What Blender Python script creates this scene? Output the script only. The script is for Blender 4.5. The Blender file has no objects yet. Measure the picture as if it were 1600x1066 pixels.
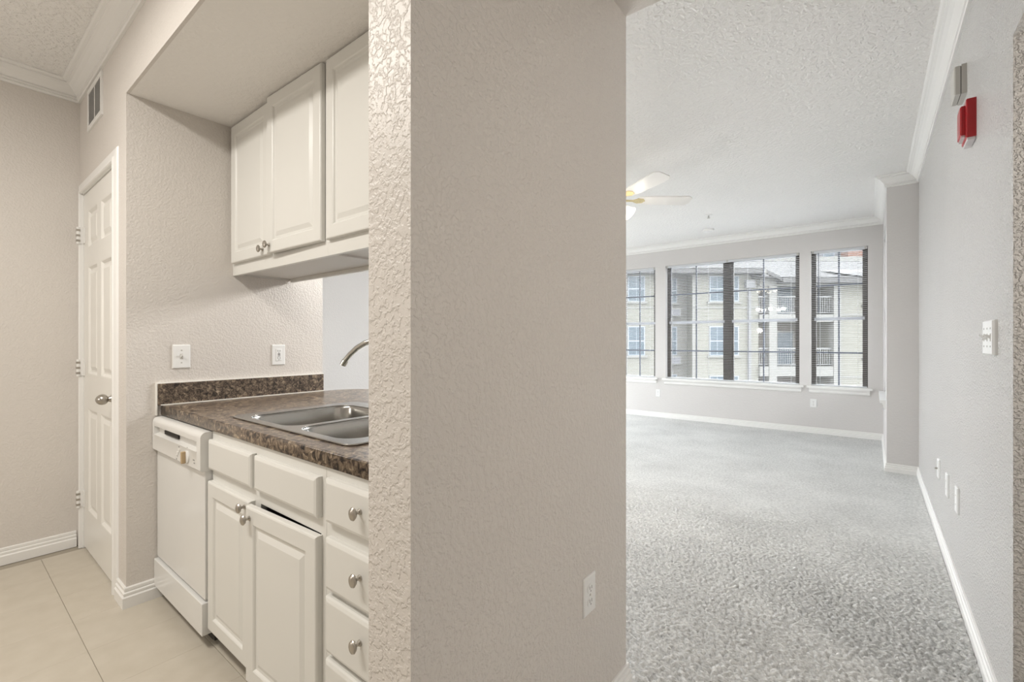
import bpy, bmesh, math, random
import numpy as np
from mathutils import Vector, Matrix

random.seed(7)
SC = bpy.context.scene
COL = SC.collection
R = math.radians

# ------------------------------------------------------------------ camera
YAW = 38.2
cam_d = bpy.data.cameras.new('camera')
cam_d.sensor_width = 36.0
cam_d.lens = 716.0 / 1600.0 * 36.0
cam_d.clip_start = 0.02
cam_d.clip_end = 500
cam = bpy.data.objects.new('camera', cam_d)
cam.location = (0, 0, 1.194)
cam.rotation_euler = (R(90), 0, R(YAW))
COL.objects.link(cam)
SC.camera = cam

# ------------------------------------------------------------------ world: even overcast sky
world = bpy.data.worlds.new('overcast_sky')
SC.world = world
world.use_nodes = True
wb = world.node_tree.nodes['Background']
wb.inputs['Color'].default_value = (0.94, 0.97, 1.0, 1)
wb.inputs['Strength'].default_value = 8.2

SC.view_settings.view_transform = 'Standard'
SC.view_settings.look = 'None'
SC.view_settings.exposure = 0.0
SC.view_settings.gamma = 1.0
SC.view_settings.use_curve_mapping = False

# lamp strengths in watts; hall, side and hood lamps are added fill
KITCHEN_W, HALL_FILL_W, FAN_W, DINING_W, SIDE_FILL_W, HOOD_FILL_W = 37, 2.5, 0.6, 17, 26, 22

# ------------------------------------------------------------------ main dimensions (metres)
ZC, SOF = 2.68, 2.308          # ceiling, soffit underside
XL, XE = -3.65, -2.63          # far kitchen wall, kitchen end wall
YF, Y2 = 0.545, 1.478          # kitchen front plane, living side of the kitchen walls
XP0, XP1 = -0.795, -0.665      # partition
XR, XJ = 0.318, 0.10           # right wall, jog wall
YJ, YW = 5.36, 7.0             # jog, window wall
XLL, YB = -4.8, -2.3           # living room left wall, wall behind the camera
CT = 0.892                     # worktop height

# ================================================================== materials
def new_mat(name):
    m = bpy.data.materials.new(name)
    m.use_nodes = True
    nt = m.node_tree
    return m, nt, nt.nodes['Principled BSDF']

def mat(name, col, rough=0.5, metal=0.0, spec=0.5, bump=None, emit=None, aniso=None):
    m, nt, b = new_mat(name)
    b.inputs['Base Color'].default_value = (*col, 1)
    b.inputs['Roughness'].default_value = rough
    b.inputs['Metallic'].default_value = metal
    b.inputs['Specular IOR Level'].default_value = spec
    if emit:
        b.inputs['Emission Color'].default_value = (*emit[0], 1)
        b.inputs['Emission Strength'].default_value = emit[1]
    if bump:
        scale, strength, dist = bump
        tc = nt.nodes.new('ShaderNodeTexCoord')
        n = nt.nodes.new('ShaderNodeTexNoise')
        n.inputs['Scale'].default_value = scale
        n.inputs['Detail'].default_value = 3
        nt.links.new(tc.outputs['Object'], n.inputs['Vector'])
        bp = nt.nodes.new('ShaderNodeBump')
        bp.inputs['Strength'].default_value = strength
        bp.inputs['Distance'].default_value = dist
        nt.links.new(n.outputs['Fac'], bp.inputs['Height'])
        nt.links.new(bp.outputs['Normal'], b.inputs['Normal'])
    return m

def textured_wall(name, col, scale, strength, dist, rough, lo=0.42, hi=0.60):
    """painted drywall with a hand applied knockdown texture"""
    m, nt, b = new_mat(name)
    L = nt.links.new
    b.inputs['Roughness'].default_value = rough
    b.inputs['Specular IOR Level'].default_value = 0.45
    tc = nt.nodes.new('ShaderNodeTexCoord')
    n1 = nt.nodes.new('ShaderNodeTexNoise')
    n1.inputs['Scale'].default_value = scale
    n1.inputs['Detail'].default_value = 2.5
    n1.inputs['Roughness'].default_value = 0.55
    n1.inputs['Distortion'].default_value = 0.15
    L(tc.outputs['Object'], n1.inputs['Vector'])
    mr = nt.nodes.new('ShaderNodeMapRange')
    mr.interpolation_type = 'SMOOTHSTEP'
    mr.inputs['From Min'].default_value = lo
    mr.inputs['From Max'].default_value = hi
    L(n1.outputs['Fac'], mr.inputs['Value'])
    n2 = nt.nodes.new('ShaderNodeTexNoise')
    n2.inputs['Scale'].default_value = scale * 3.2
    n2.inputs['Detail'].default_value = 2
    L(tc.outputs['Object'], n2.inputs['Vector'])
    ad = nt.nodes.new('ShaderNodeMath')
    ad.operation = 'MULTIPLY_ADD'
    L(n2.outputs['Fac'], ad.inputs[0])
    ad.inputs[1].default_value = 0.35
    L(mr.outputs['Result'], ad.inputs[2])
    bp = nt.nodes.new('ShaderNodeBump')
    bp.inputs['Strength'].default_value = strength
    bp.inputs['Distance'].default_value = dist
    L(ad.outputs['Value'], bp.inputs['Height'])
    L(bp.outputs['Normal'], b.inputs['Normal'])
    n3 = nt.nodes.new('ShaderNodeTexNoise')
    n3.inputs['Scale'].default_value = 1.3
    L(tc.outputs['Object'], n3.inputs['Vector'])
    mx = nt.nodes.new('ShaderNodeMix')
    mx.data_type = 'RGBA'
    mx.inputs[6].default_value = (col[0] * 0.97, col[1] * 0.97, col[2] * 0.97, 1)
    mx.inputs[7].default_value = (min(1, col[0] * 1.03), min(1, col[1] * 1.03), min(1, col[2] * 1.03), 1)
    L(n3.outputs['Fac'], mx.inputs[0])
    L(mx.outputs[2], b.inputs['Base Color'])
    return m

WALL_C = (0.672, 0.632, 0.592)
M_WALL = textured_wall('painted_greige_wall', WALL_C, 100, 0.30, 0.0032, 0.45)
M_WALLP = textured_wall('painted_heavy_texture_wall', WALL_C, 74, 0.45, 0.0036, 0.40)
M_WALLR = textured_wall('painted_satin_wall', (0.69, 0.675, 0.66), 105, 0.85, 0.0058, 0.26)
M_WALLW = textured_wall('painted_smooth_wall', (0.640, 0.618, 0.602), 60, 0.18, 0.0030, 0.55)
M_CEIL = textured_wall('painted_ceiling', (0.85, 0.835, 0.815), 38, 0.55, 0.006, 0.75)
M_SOFFIT = textured_wall('lightened_soffit', (0.83, 0.805, 0.775), 45, 0.22, 0.004, 0.7)  # lighter than the wall paint to stand in for missing bounce light
M_TRIM = mat('white_trim_paint', (0.83, 0.82, 0.80), 0.32)
M_DOOR = mat('white_door_paint', (0.80, 0.785, 0.745), 0.30)
M_CAB = mat('white_cabinet_paint', (0.71, 0.70, 0.665), 0.33)
M_CABIN = mat('grey_white_melamine', (0.62, 0.60, 0.57), 0.5)
M_DARK = mat('dark_gap', (0.035, 0.03, 0.025), 0.8)
M_DISH = mat('white_enamel', (0.73, 0.725, 0.705), 0.16)
M_DISHP = mat('white_plastic', (0.73, 0.72, 0.695), 0.3)
M_TAN = mat('tan_plastic', (0.50, 0.37, 0.22), 0.4)
M_GREYMARK = mat('grey_print', (0.30, 0.29, 0.28), 0.5)
M_NICKEL = mat('satin_nickel', (0.46, 0.43, 0.39), 0.30, 1.0)
M_STEEL = mat('brushed_steel', (0.40, 0.39, 0.37), 0.24, 1.0, bump=(260, 0.05, 0.001))
M_CHROME = mat('polished_steel', (0.55, 0.54, 0.50), 0.14, 1.0)
M_PLATE = mat('white_switch_plate', (0.82, 0.82, 0.81), 0.30)
M_CAULK = mat('white_caulk', (0.85, 0.83, 0.78), 0.5)
M_BRONZE = mat('dark_bronze_frame', (0.085, 0.075, 0.065), 0.45)
M_MUNTIN = mat('slate_muntin', (0.10, 0.11, 0.14), 0.4)
M_VINYL = mat('pale_window_frame', (0.55, 0.56, 0.60), 0.4)
M_SLAT = mat('white_blind_slat', (0.62, 0.63, 0.65), 0.38)
M_RED = mat('red_alarm_plastic', (0.36, 0.007, 0.012), 0.28)
M_LENS = mat('clear_grey_lens', (0.62, 0.58, 0.58), 0.1)
M_GREYBOX = mat('grey_plastic', (0.50, 0.485, 0.45), 0.45)
M_BLADE = mat('white_fan_blade', (0.78, 0.76, 0.73), 0.35)
M_BRASS = mat('brass_bracket', (0.80, 0.66, 0.38), 0.25, 1.0)
M_SHADE = mat('frosted_glass_shade', (0.9, 0.88, 0.82), 0.25, emit=((1.0, 0.93, 0.78), 0.8))
M_LAMP = mat('lit_lamp_glass', (0.9, 0.88, 0.82), 0.3, emit=((1.0, 0.92, 0.78), 3.0))
M_GROUT = mat('tile_grout', (0.36, 0.32, 0.26), 0.85)

def tile_mat():
    m, nt, b = new_mat('beige_floor_tile')
    L = nt.links.new
    tc = nt.nodes.new('ShaderNodeTexCoord')
    oi = nt.nodes.new('ShaderNodeObjectInfo')
    n = nt.nodes.new('ShaderNodeTexNoise')
    n.noise_dimensions = '4D'
    n.inputs['Scale'].default_value = 14
    n.inputs['Detail'].default_value = 5
    L(tc.outputs['Object'], n.inputs['Vector'])
    wmul = nt.nodes.new('ShaderNodeMath'); wmul.operation = 'MULTIPLY'
    wmul.inputs[1].default_value = 17.0
    L(oi.outputs['Random'], wmul.inputs[0])
    L(wmul.outputs['Value'], n.inputs['W'])
    cr = nt.nodes.new('ShaderNodeValToRGB')
    cr.color_ramp.elements[0].position = 0.30
    cr.color_ramp.elements[0].color = (0.520, 0.470, 0.390, 1)
    cr.color_ramp.elements[1].position = 0.72
    cr.color_ramp.elements[1].color = (0.570, 0.520, 0.440, 1)
    L(n.outputs['Fac'], cr.inputs['Fac'])
    L(cr.outputs['Color'], b.inputs['Base Color'])
    b.inputs['Roughness'].default_value = 0.42
    n2 = nt.nodes.new('ShaderNodeTexNoise')
    n2.inputs['Scale'].default_value = 120
    L(tc.outputs['Object'], n2.inputs['Vector'])
    bp = nt.nodes.new('ShaderNodeBump')
    bp.inputs['Strength'].default_value = 0.12
    bp.inputs['Distance'].default_value = 0.002
    L(n2.outputs['Fac'], bp.inputs['Height'])
    L(bp.outputs['Normal'], b.inputs['Normal'])
    return m
M_TILE = tile_mat()

def granite(name, scale, stretch, rough, gain=1.0):
    m, nt, b = new_mat(name)
    L = nt.links.new
    tc = nt.nodes.new('ShaderNodeTexCoord')
    mp = nt.nodes.new('ShaderNodeMapping')
    mp.inputs['Scale'].default_value = stretch
    L(tc.outputs['Object'], mp.inputs['Vector'])
    n = nt.nodes.new('ShaderNodeTexNoise')
    n.inputs['Scale'].default_value = scale
    n.inputs['Detail'].default_value = 7
    n.inputs['Roughness'].default_value = 0.72
    n.inputs['Distortion'].default_value = 0.9
    L(mp.outputs['Vector'], n.inputs['Vector'])
    cr = nt.nodes.new('ShaderNodeValToRGB')
    e = cr.color_ramp.elements
    e[0].position = 0.38; e[0].color = (0.010, 0.008, 0.008, 1)
    e[1].position = 0.66; e[1].color = (0.46, 0.37, 0.27, 1)
    for p, c in ((0.45, (0.052, 0.038, 0.030)), (0.51, (0.125, 0.092, 0.066)), (0.58, (0.20, 0.155, 0.110))):
        k = e.new(p); k.color = (*c, 1)
    for k in e:
        k.color = (k.color[0] * gain, k.color[1] * gain, k.color[2] * gain, 1)
    L(n.outputs['Fac'], cr.inputs['Fac'])
    L(cr.outputs['Color'], b.inputs['Base Color'])
    b.inputs['Roughness'].default_value = rough
    return m
M_COUNTER = granite('brown_granite_laminate', 40, (1, 1, 1), 0.28, 1.35)
M_SPLASH = granite('dark_granite_laminate', 62, (1, 1, 1), 0.35)

def carpet_mat():
    m, nt, b = new_mat('grey_carpet_pile')
    L = nt.links.new
    tc = nt.nodes.new('ShaderNodeTexCoord')
    mp = nt.nodes.new('ShaderNodeMapping')
    mp.inputs['Scale'].default_value = (0.75, 1.2, 1)
    L(tc.outputs['Object'], mp.inputs['Vector'])
    n = nt.nodes.new('ShaderNodeTexNoise')
    n.inputs['Scale'].default_value = 85
    n.inputs['Detail'].default_value = 4
    n.inputs['Roughness'].default_value = 0.65
    L(mp.outputs['Vector'], n.inputs['Vector'])
    big = nt.nodes.new('ShaderNodeTexNoise')
    big.inputs['Scale'].default_value = 2.2
    big.inputs['Detail'].default_value = 3
    L(tc.outputs['Object'], big.inputs['Vector'])
    ad = nt.nodes.new('ShaderNodeMath'); ad.operation = 'MULTIPLY_ADD'
    L(big.outputs['Fac'], ad.inputs[0]); ad.inputs[1].default_value = 0.30
    L(n.outputs['Fac'], ad.inputs[2])
    cr = nt.nodes.new('ShaderNodeValToRGB')
    cr.color_ramp.elements[0].position = 0.46
    cr.color_ramp.elements[0].color = (0.48, 0.48, 0.47, 1)
    cr.color_ramp.elements[1].position = 0.80
    cr.color_ramp.elements[1].color = (0.79, 0.79, 0.775, 1)
    L(ad.outputs['Value'], cr.inputs['Fac'])
    L(cr.outputs['Color'], b.inputs['Base Color'])
    b.inputs['Roughness'].default_value = 0.95
    b.inputs['Specular IOR Level'].default_value = 0.1
    bp = nt.nodes.new('ShaderNodeBump')
    bp.inputs['Strength'].default_value = 0.8
    bp.inputs['Distance'].default_value = 0.008
    L(n.outputs['Fac'], bp.inputs['Height'])
    L(bp.outputs['Normal'], b.inputs['Normal'])
    return m
M_CARPET = carpet_mat()

def glass_mat(name, tint, refl):
    m = bpy.data.materials.new(name)
    m.use_nodes = True
    nt = m.node_tree
    for n in list(nt.nodes):
        nt.nodes.remove(n)
    out = nt.nodes.new('ShaderNodeOutputMaterial')
    tr = nt.nodes.new('ShaderNodeBsdfTransparent')
    tr.inputs['Color'].default_value = (*tint, 1)
    gl = nt.nodes.new('ShaderNodeBsdfGlossy')
    gl.inputs['Roughness'].default_value = 0.02
    lw = nt.nodes.new('ShaderNodeLayerWeight')
    lw.inputs['Blend'].default_value = 0.5
    pw = nt.nodes.new('ShaderNodeMath'); pw.operation = 'POWER'
    pw.inputs[1].default_value = 5.0
    nt.links.new(lw.outputs['Facing'], pw.inputs[0])
    fr = nt.nodes.new('ShaderNodeMath'); fr.operation = 'MULTIPLY_ADD'
    fr.inputs[1].default_value = 0.6
    fr.inputs[2].default_value = refl
    nt.links.new(pw.outputs['Value'], fr.inputs[0])
    mx = nt.nodes.new('ShaderNodeMixShader')
    nt.links.new(fr.outputs['Value'], mx.inputs['Fac'])
    nt.links.new(tr.outputs['BSDF'], mx.inputs[1])
    nt.links.new(gl.outputs['BSDF'], mx.inputs[2])
    nt.links.new(mx.outputs['Shader'], out.inputs['Surface'])
    return m
M_GLASS = glass_mat('clear_window_glass', (0.97, 0.98, 0.98), 0.035)

def siding(name, col, pitch):
    m, nt, b = new_mat(name)
    L = nt.links.new
    tc = nt.nodes.new('ShaderNodeTexCoord')
    sx = nt.nodes.new('ShaderNodeSeparateXYZ')
    L(tc.outputs['Object'], sx.inputs['Vector'])
    dv = nt.nodes.new('ShaderNodeMath'); dv.operation = 'DIVIDE'; dv.inputs[1].default_value = pitch
    L(sx.outputs['Z'], dv.inputs[0])
    fr = nt.nodes.new('ShaderNodeMath'); fr.operation = 'FRACT'
    L(dv.outputs['Value'], fr.inputs[0])
    bp = nt.nodes.new('ShaderNodeBump')
    bp.inputs['Strength'].default_value = 1.0
    bp.inputs['Distance'].default_value = 0.010
    bp.invert = True
    L(fr.outputs['Value'], bp.inputs['Height'])
    L(bp.outputs['Normal'], b.inputs['Normal'])
    b.inputs['Base Color'].default_value = (*col, 1)
    b.inputs['Roughness'].default_value = 0.7
    return m
M_SIDING = siding('cream_lap_siding', (0.129, 0.125, 0.108), 0.20)
M_SIDING_SHADED = siding('shaded_cream_lap_siding', (0.119, 0.115, 0.104), 0.20)  # copy of the cream siding with the recess's shade put into its colour
M_ROOF = mat('grey_shingle', (0.062, 0.06, 0.06), 0.9, bump=(9, 0.8, 0.05))
M_FASCIA = mat('grey_fascia', (0.055, 0.053, 0.053), 0.6)
M_EXTW = mat('white_exterior_trim', (0.132, 0.13, 0.122), 0.6)
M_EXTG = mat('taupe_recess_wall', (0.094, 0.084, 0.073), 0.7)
M_EXTB = mat('grey_blue_pane', (0.05, 0.068, 0.083), 0.25, spec=0.35)
M_EXTF = mat('slate_window_frame', (0.20, 0.22, 0.25), 0.5)
M_RAIL = mat('dark_railing', (0.16, 0.16, 0.16), 0.5)
M_PIPE = mat('grey_downpipe', (0.115, 0.115, 0.12), 0.5)
M_FARW = mat('lilac_grey_render', (0.103, 0.103, 0.112), 0.8)
M_BRICK = mat('red_brick_render', (0.122, 0.061, 0.043), 0.8)
M_ASPHALT = mat('pale_paving', (0.36, 0.355, 0.34), 0.9)

# ================================================================== geometry helpers
class MB:
    """collects shapes; tf maps local (u, v, w) to world"""
    def __init__(self, tf=None):
        self.v, self.f, self.tf = [], [], tf
    def _add(self, vs):
        i = len(self.v)
        self.v.extend(self.tf(*p) if self.tf else tuple(p) for p in vs)
        return i
    def box(self, x0, x1, y0, y1, z0, z1):
        i = self._add([(x0, y0, z0), (x1, y0, z0), (x1, y1, z0), (x0, y1, z0),
                       (x0, y0, z1), (x1, y0, z1), (x1, y1, z1), (x0, y1, z1)])
        for q in ((0, 3, 2, 1), (4, 5, 6, 7), (0, 1, 5, 4), (1, 2, 6, 5), (2, 3, 7, 6), (3, 0, 4, 7)):
            self.f.append(tuple(i + k for k in q))
        return self
    def loft(self, rings, cap0=True, cap1=True):
        n = len(rings[0])
        idx = [self._add(r) for r in rings]
        for a, b in zip(idx, idx[1:]):
            for k in range(n):
                self.f.append((a + k, a + (k + 1) % n, b + (k + 1) % n, b + k))
        if cap0:
            self.f.append(tuple(idx[0] + k for k in reversed(range(n))))
        if cap1:
            self.f.append(tuple(idx[-1] + k for k in range(n)))
        return self
    def face(self, u0, u1, v0, v1, rings, cap0=True):
        """nested rectangles: rings = [(inset, w)] ; (u, v, w) space"""
        self.loft([[(u0 + i, v0 + i, w), (u1 - i, v0 + i, w), (u1 - i, v1 - i, w), (u0 + i, v1 - i, w)]
                   for i, w in rings], cap0, True)
        return self
    def tube(self, pts, r, n=10):
        pts = [Vector(p) for p in pts]
        rings = []
        up = Vector((0, 0, 1))
        prev = None
        for k, p in enumerate(pts):
            d = (pts[min(k + 1, len(pts) - 1)] - pts[max(k - 1, 0)]).normalized()
            if prev is None:
                a = d.cross(up)
                if a.length < 1e-4:
                    a = d.cross(Vector((1, 0, 0)))
            else:
                a = prev - d * prev.dot(d)
            a.normalize()
            prev = a
            b = d.cross(a)
            rr = r[k] if isinstance(r, (list, tuple)) else r
            rings.append([tuple(p + a * rr * math.cos(2 * math.pi * j / n) + b * rr * math.sin(2 * math.pi * j / n)) for j in range(n)])
        return self.loft(rings)
    def lathe(self, c, axis, prof, n=20, sq=(1, 1), mouth=True):
        """prof = [(distance along axis, radius)]"""
        ax = Vector(axis).normalized()
        a = ax.cross(Vector((0, 0, 1)))
        if a.length < 1e-4:
            a = Vector((1, 0, 0))
        a.normalize()
        b = a.cross(ax)
        c = Vector(c)
        self.loft([[tuple(c + ax * d + a * rr * sq[0] * math.cos(2 * math.pi * j / n) + b * rr * sq[1] * math.sin(2 * math.pi * j / n)) for j in range(n)] for d, rr in prof], True, mouth)
        return self
    def prism(self, poly, x0, x1):
        """polygon in (y, z) swept along x"""
        return self.loft([[(x0, y, z) for y, z in poly], [(x1, y, z) for y, z in poly]])
    def build(self, name, m, parent=None, bevel=0.0, smooth=False, label=None):
        bm = bmesh.new()
        vs = [bm.verts.new(p) for p in self.v]
        for q in self.f:
            try:
                bm.faces.new([vs[k] for k in q])
            except ValueError:
                pass
        return finish(bm, name, m, parent, bevel, smooth, label)

def world_loc(o):
    v = Vector((0, 0, 0))
    while o is not None:
        v += o.location
        o = o.parent
    return v

def finish(bm, name, m, parent=None, bevel=0.0, smooth=False, label=None, recalc=True):
    if recalc:
        bmesh.ops.recalc_face_normals(bm, faces=bm.faces)
    if bevel > 0:
        ed = [e for e in bm.edges if len(e.link_faces) == 2 and e.calc_face_angle(0) > 0.6]
        bmesh.ops.bevel(bm, geom=ed, offset=bevel, segments=2, affect='EDGES', profile=0.5)
    if parent is not None:
        off = world_loc(parent)
    else:
        xs = [v.co for v in bm.verts]
        lo = Vector((min(v.x for v in xs), min(v.y for v in xs), min(v.z for v in xs)))
        hi = Vector((max(v.x for v in xs), max(v.y for v in xs), max(v.z for v in xs)))
        off = Vector(((lo.x + hi.x) / 2, (lo.y + hi.y) / 2, lo.z))
    for v in bm.verts:
        v.co -= off
    me = bpy.data.meshes.new(name)
    bm.to_mesh(me)
    bm.free()
    if smooth:
        for p in me.polygons:
            p.use_smooth = True
        try:
            me.set_sharp_from_angle(angle=R(38))
        except Exception:
            pass
    o = bpy.data.objects.new(name, me)
    me.materials.append(m)
    COL.objects.link(o)
    if parent is not None:
        o.parent = parent
    else:
        o.location = off
    if label:
        o['label'] = label
    return o

def tag(o, label, cat, group=None, kind=None):
    o['label'] = label
    o['category'] = cat
    if group:
        o['group'] = group
    if kind:
        o['kind'] = kind
    return o

def thing(name, label, cat, loc=(0, 0, 0), group=None, kind=None):
    o = bpy.data.objects.new(name, None)
    o.empty_display_size = 0.05
    COL.objects.link(o)
    o.location = loc
    return tag(o, label, cat, group, kind)

def structure(o, label, cat):
    return tag(o, label, cat, kind='structure')

def sweep(mb, path, prof, closed=False):
    """mouldings: profile (offset to the left of the path, z) with mitred corners"""
    P = [Vector((x, y)) for x, y in path]
    n = len(P)
    rings = []
    for k in range(n):
        a = P[(k - 1) % n] if (closed or k > 0) else None
        b = P[(k + 1) % n] if (closed or k < n - 1) else None
        d0 = (P[k] - a).normalized() if a is not None else None
        d1 = (b - P[k]).normalized() if b is not None else None
        if d0 is None: d0 = d1
        if d1 is None: d1 = d0
        n0 = Vector((-d0.y, d0.x)); n1 = Vector((-d1.y, d1.x))
        m = (n0 + n1)
        m = m / max(1e-6, m.dot(n0))
        rings.append([(P[k].x + m.x * o, P[k].y + m.y * o, z) for o, z in prof])
    if closed:
        rings.append(rings[0])
    mb.loft(rings, not closed, not closed)
    return mb

def prism_xy(name, outlines, z0, z1, m, parent=None, bevel=0.0, label=None):
    """flat plate with holes, from outlines in (x, y)"""
    cu = bpy.data.curves.new(name, 'CURVE')
    cu.dimensions = '2D'
    cu.fill_mode = 'BOTH'
    for pts in outlines:
        sp = cu.splines.new('POLY')
        sp.points.add(len(pts) - 1)
        for k, (x, y) in enumerate(pts):
            sp.points[k].co = (x, y, 0, 1)
        sp.use_cyclic_u = True
    cu.extrude = (z1 - z0) / 2 - bevel
    cu.bevel_depth = bevel
    cu.bevel_resolution = 2
    if bevel:
        cu.offset = -bevel
    tmp = bpy.data.objects.new('tmp', cu)
    COL.objects.link(tmp)
    dg = bpy.context.evaluated_depsgraph_get()
    me = bpy.data.meshes.new_from_object(tmp.evaluated_get(dg))
    bm = bmesh.new()
    bm.from_mesh(me)
    bmesh.ops.remove_doubles(bm, verts=bm.verts, dist=1e-5)
    for v in bm.verts:
        v.co.z += (z0 + z1) / 2
    bpy.data.objects.remove(tmp)
    bpy.data.curves.remove(cu)
    bpy.data.meshes.remove(me)
    return finish(bm, name, m, parent, label=label)

def rrect(x0, x1, y0, y1, r, n=6):
    pts = []
    for cx, cy, a0 in ((x1 - r, y1 - r, 0), (x0 + r, y1 - r, 90), (x0 + r, y0 + r, 180), (x1 - r, y0 + r, 270)):
        for k in range(n + 1):
            a = R(a0 + 90 * k / n)
            pts.append((cx + r * math.cos(a), cy + r * math.sin(a)))
    return pts

def lamp(name, loc, watts, radius, col, parent=None):
    ld = bpy.data.lights.new(name, 'POINT')
    ld.energy = watts
    ld.shadow_soft_size = radius
    ld.color = col
    o = bpy.data.objects.new(name, ld)
    COL.objects.link(o)
    if parent is not None:
        o.parent = parent
        o.location = Vector(loc) - world_loc(parent)
    else:
        o.location = loc
    return o

# local frames: (u, v, w) -> world ; v is up, w points out of the surface
def facing_my(y):   # faces -Y (kitchen fronts), u = x
    return lambda u, v, w: (u, y - w, v)
def facing_px(x):   # faces +X, u = y
    return lambda u, v, w: (x + w, u, v)
def facing_mx(x):   # faces -X, u = y
    return lambda u, v, w: (x - w, u, v)

# ================================================================== the room
def wall(name, boxes, m, label):
    mb = MB()
    for b in boxes:
        mb.box(*b)
    return structure(mb.build(name, m), label, 'wall')

T = 0.115
wall('wall_left', [(XL - T, XL, YB, YF + T, 0, ZC)], M_WALL, 'greige textured wall beyond the white pantry door')
wall('wall_pantry', [(XL, XE, YF, YF + T, 2.045, ZC), (-2.825, XE, YF, YF + T, 0, 2.045), (XE, XP0, YF, YF + 0.012, SOF, ZC)],
     M_WALL, 'greige wall around the pantry door and above the soffit edge')
wall('wall_kitchen_end', [(XE - T, XE, YF + T, Y2, 0, ZC)], M_WALL, 'greige textured wall with switch and outlet above the backsplash')
wall('wall_pantry_back', [(XLL, XE - T, Y2 - T, Y2, 0, ZC)], M_WALLW, 'greige dining wall behind the pantry')
wall('wall_soffit', [(XE, XP0, YF + 0.012, Y2, SOF, ZC)], M_SOFFIT, 'lowered textured soffit above the upper cabinets')
wall('wall_knee', [(XE, XP0, Y2 - T, Y2, 0, 0.845)], M_WALLW, 'low wall under the breakfast bar')
wall('wall_partition', [(XP0, XP1, YF, Y2, 0, ZC)], M_WALLP, 'broad greige textured partition wall in the middle of the view')
wall('wall_header', [(XP1, XR, Y2 - 0.13, Y2, SOF, ZC)], M_WALL, 'dropped header over the opening to the living room')
wall('wall_right', [(XR, XR + T, 1.929, YJ + T, 0, ZC), (XR, XR + T, 0.85, 1.929, 2.075, ZC), (XR, XR + T, YB, 0.85, 0, ZC)],
     M_WALLR, 'long pale textured wall on the right with red alarm')
wall('wall_column', [(XJ, XR, YJ, YJ + T, 0, ZC)], M_WALLW, 'smooth narrow greige wall return at the end of the right wall')
JW0, JW1 = 5.72, 6.72
WZ0, WZ1 = 0.60, 2.345
wall('wall_jog', [(XJ, XJ + 0.15, YJ + T, JW0, 0, ZC), (XJ, XJ + 0.15, JW1, YW + 0.15, 0, ZC),
                  (XJ, XJ + 0.15, JW0, JW1, 0, WZ0), (XJ, XJ + 0.15, JW0, JW1, WZ1, ZC)], M_WALLW,
     'bright side wall with a window beside the window wall')
WINS = [(-3.243, -2.665), (-2.502, -0.749), (-0.623, -0.045)]
PD = (3.45, 6.75)
bx = [(XLL, XJ, YW, YW + 0.15, 0, WZ0), (XLL, XJ, YW, YW + 0.15, WZ1, ZC)]
xs = [XLL] + [v for w in WINS for v in w] + [XJ]
for k in range(0, len(xs), 2):
    bx.append((xs[k], xs[k + 1], YW, YW + 0.15, WZ0, WZ1))
wall('wall_window', bx, M_WALLW, 'greige far wall with three windows')
wall('wall_living_left', [(XLL - T, XLL, Y2 - T, PD[0], 0, ZC), (XLL - T, XLL, PD[1], YW + 0.15, 0, ZC), (XLL - T, XLL, PD[0], PD[1], WZ1, ZC)], M_WALLW, 'pale wall seen beyond the kitchen pass-through')
wall('wall_back', [(XL - T, 1.7, YB - T, YB, 0, ZC)], M_WALL, 'greige wall behind the viewer')
wall('wall_side_room', [(1.6, 1.7, YB, 2.3, 0, ZC), (XR + T, 1.6, 2.2, 2.3, 0, ZC)], M_WALL, 'greige wall of the side room on the right')

structure(MB().box(XLL - T, 1.7, YB - T, YW + 0.15, ZC, ZC + 0.1).build('ceiling', M_CEIL), 'white textured ceiling', 'ceiling')
floor = structure(MB().box(XLL - T, 1.7, YB - T, YW + 0.15, -0.15, -0.003).build('floor', M_GROUT), 'beige tiled kitchen floor', 'floor')

# floor tiles: one shared mesh
PX, PY = 0.300, 0.312
tmb = MB().face(0, PX - 0.0007, 0, PY - 0.0018, [(0, 0), (0, 0.0074), (0.0006, 0.008)])
tile0 = tmb.build('tile', M_TILE, floor)
tile_me = tile0.data
for v in tile_me.vertices:
    v.co += world_loc(floor)
first = True
fl = world_loc(floor)
for i in range(-13, 4):
    for j in range(-4, 4):
        x = -2.67 + PX * (i + 13 - 3) - 0.0
        y = 0.377 + PY * (j - 1)
        if x + PX < XL + 0.02 or x > 0.0 or y > 1.29 or y + PY < -0.95:
            continue
        o = tile0 if first else tile0.copy()
        if not first:
            COL.objects.link(o)
        o.parent = floor
        o.location = Vector((x, y, -0.008)) - fl
        first = False

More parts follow.
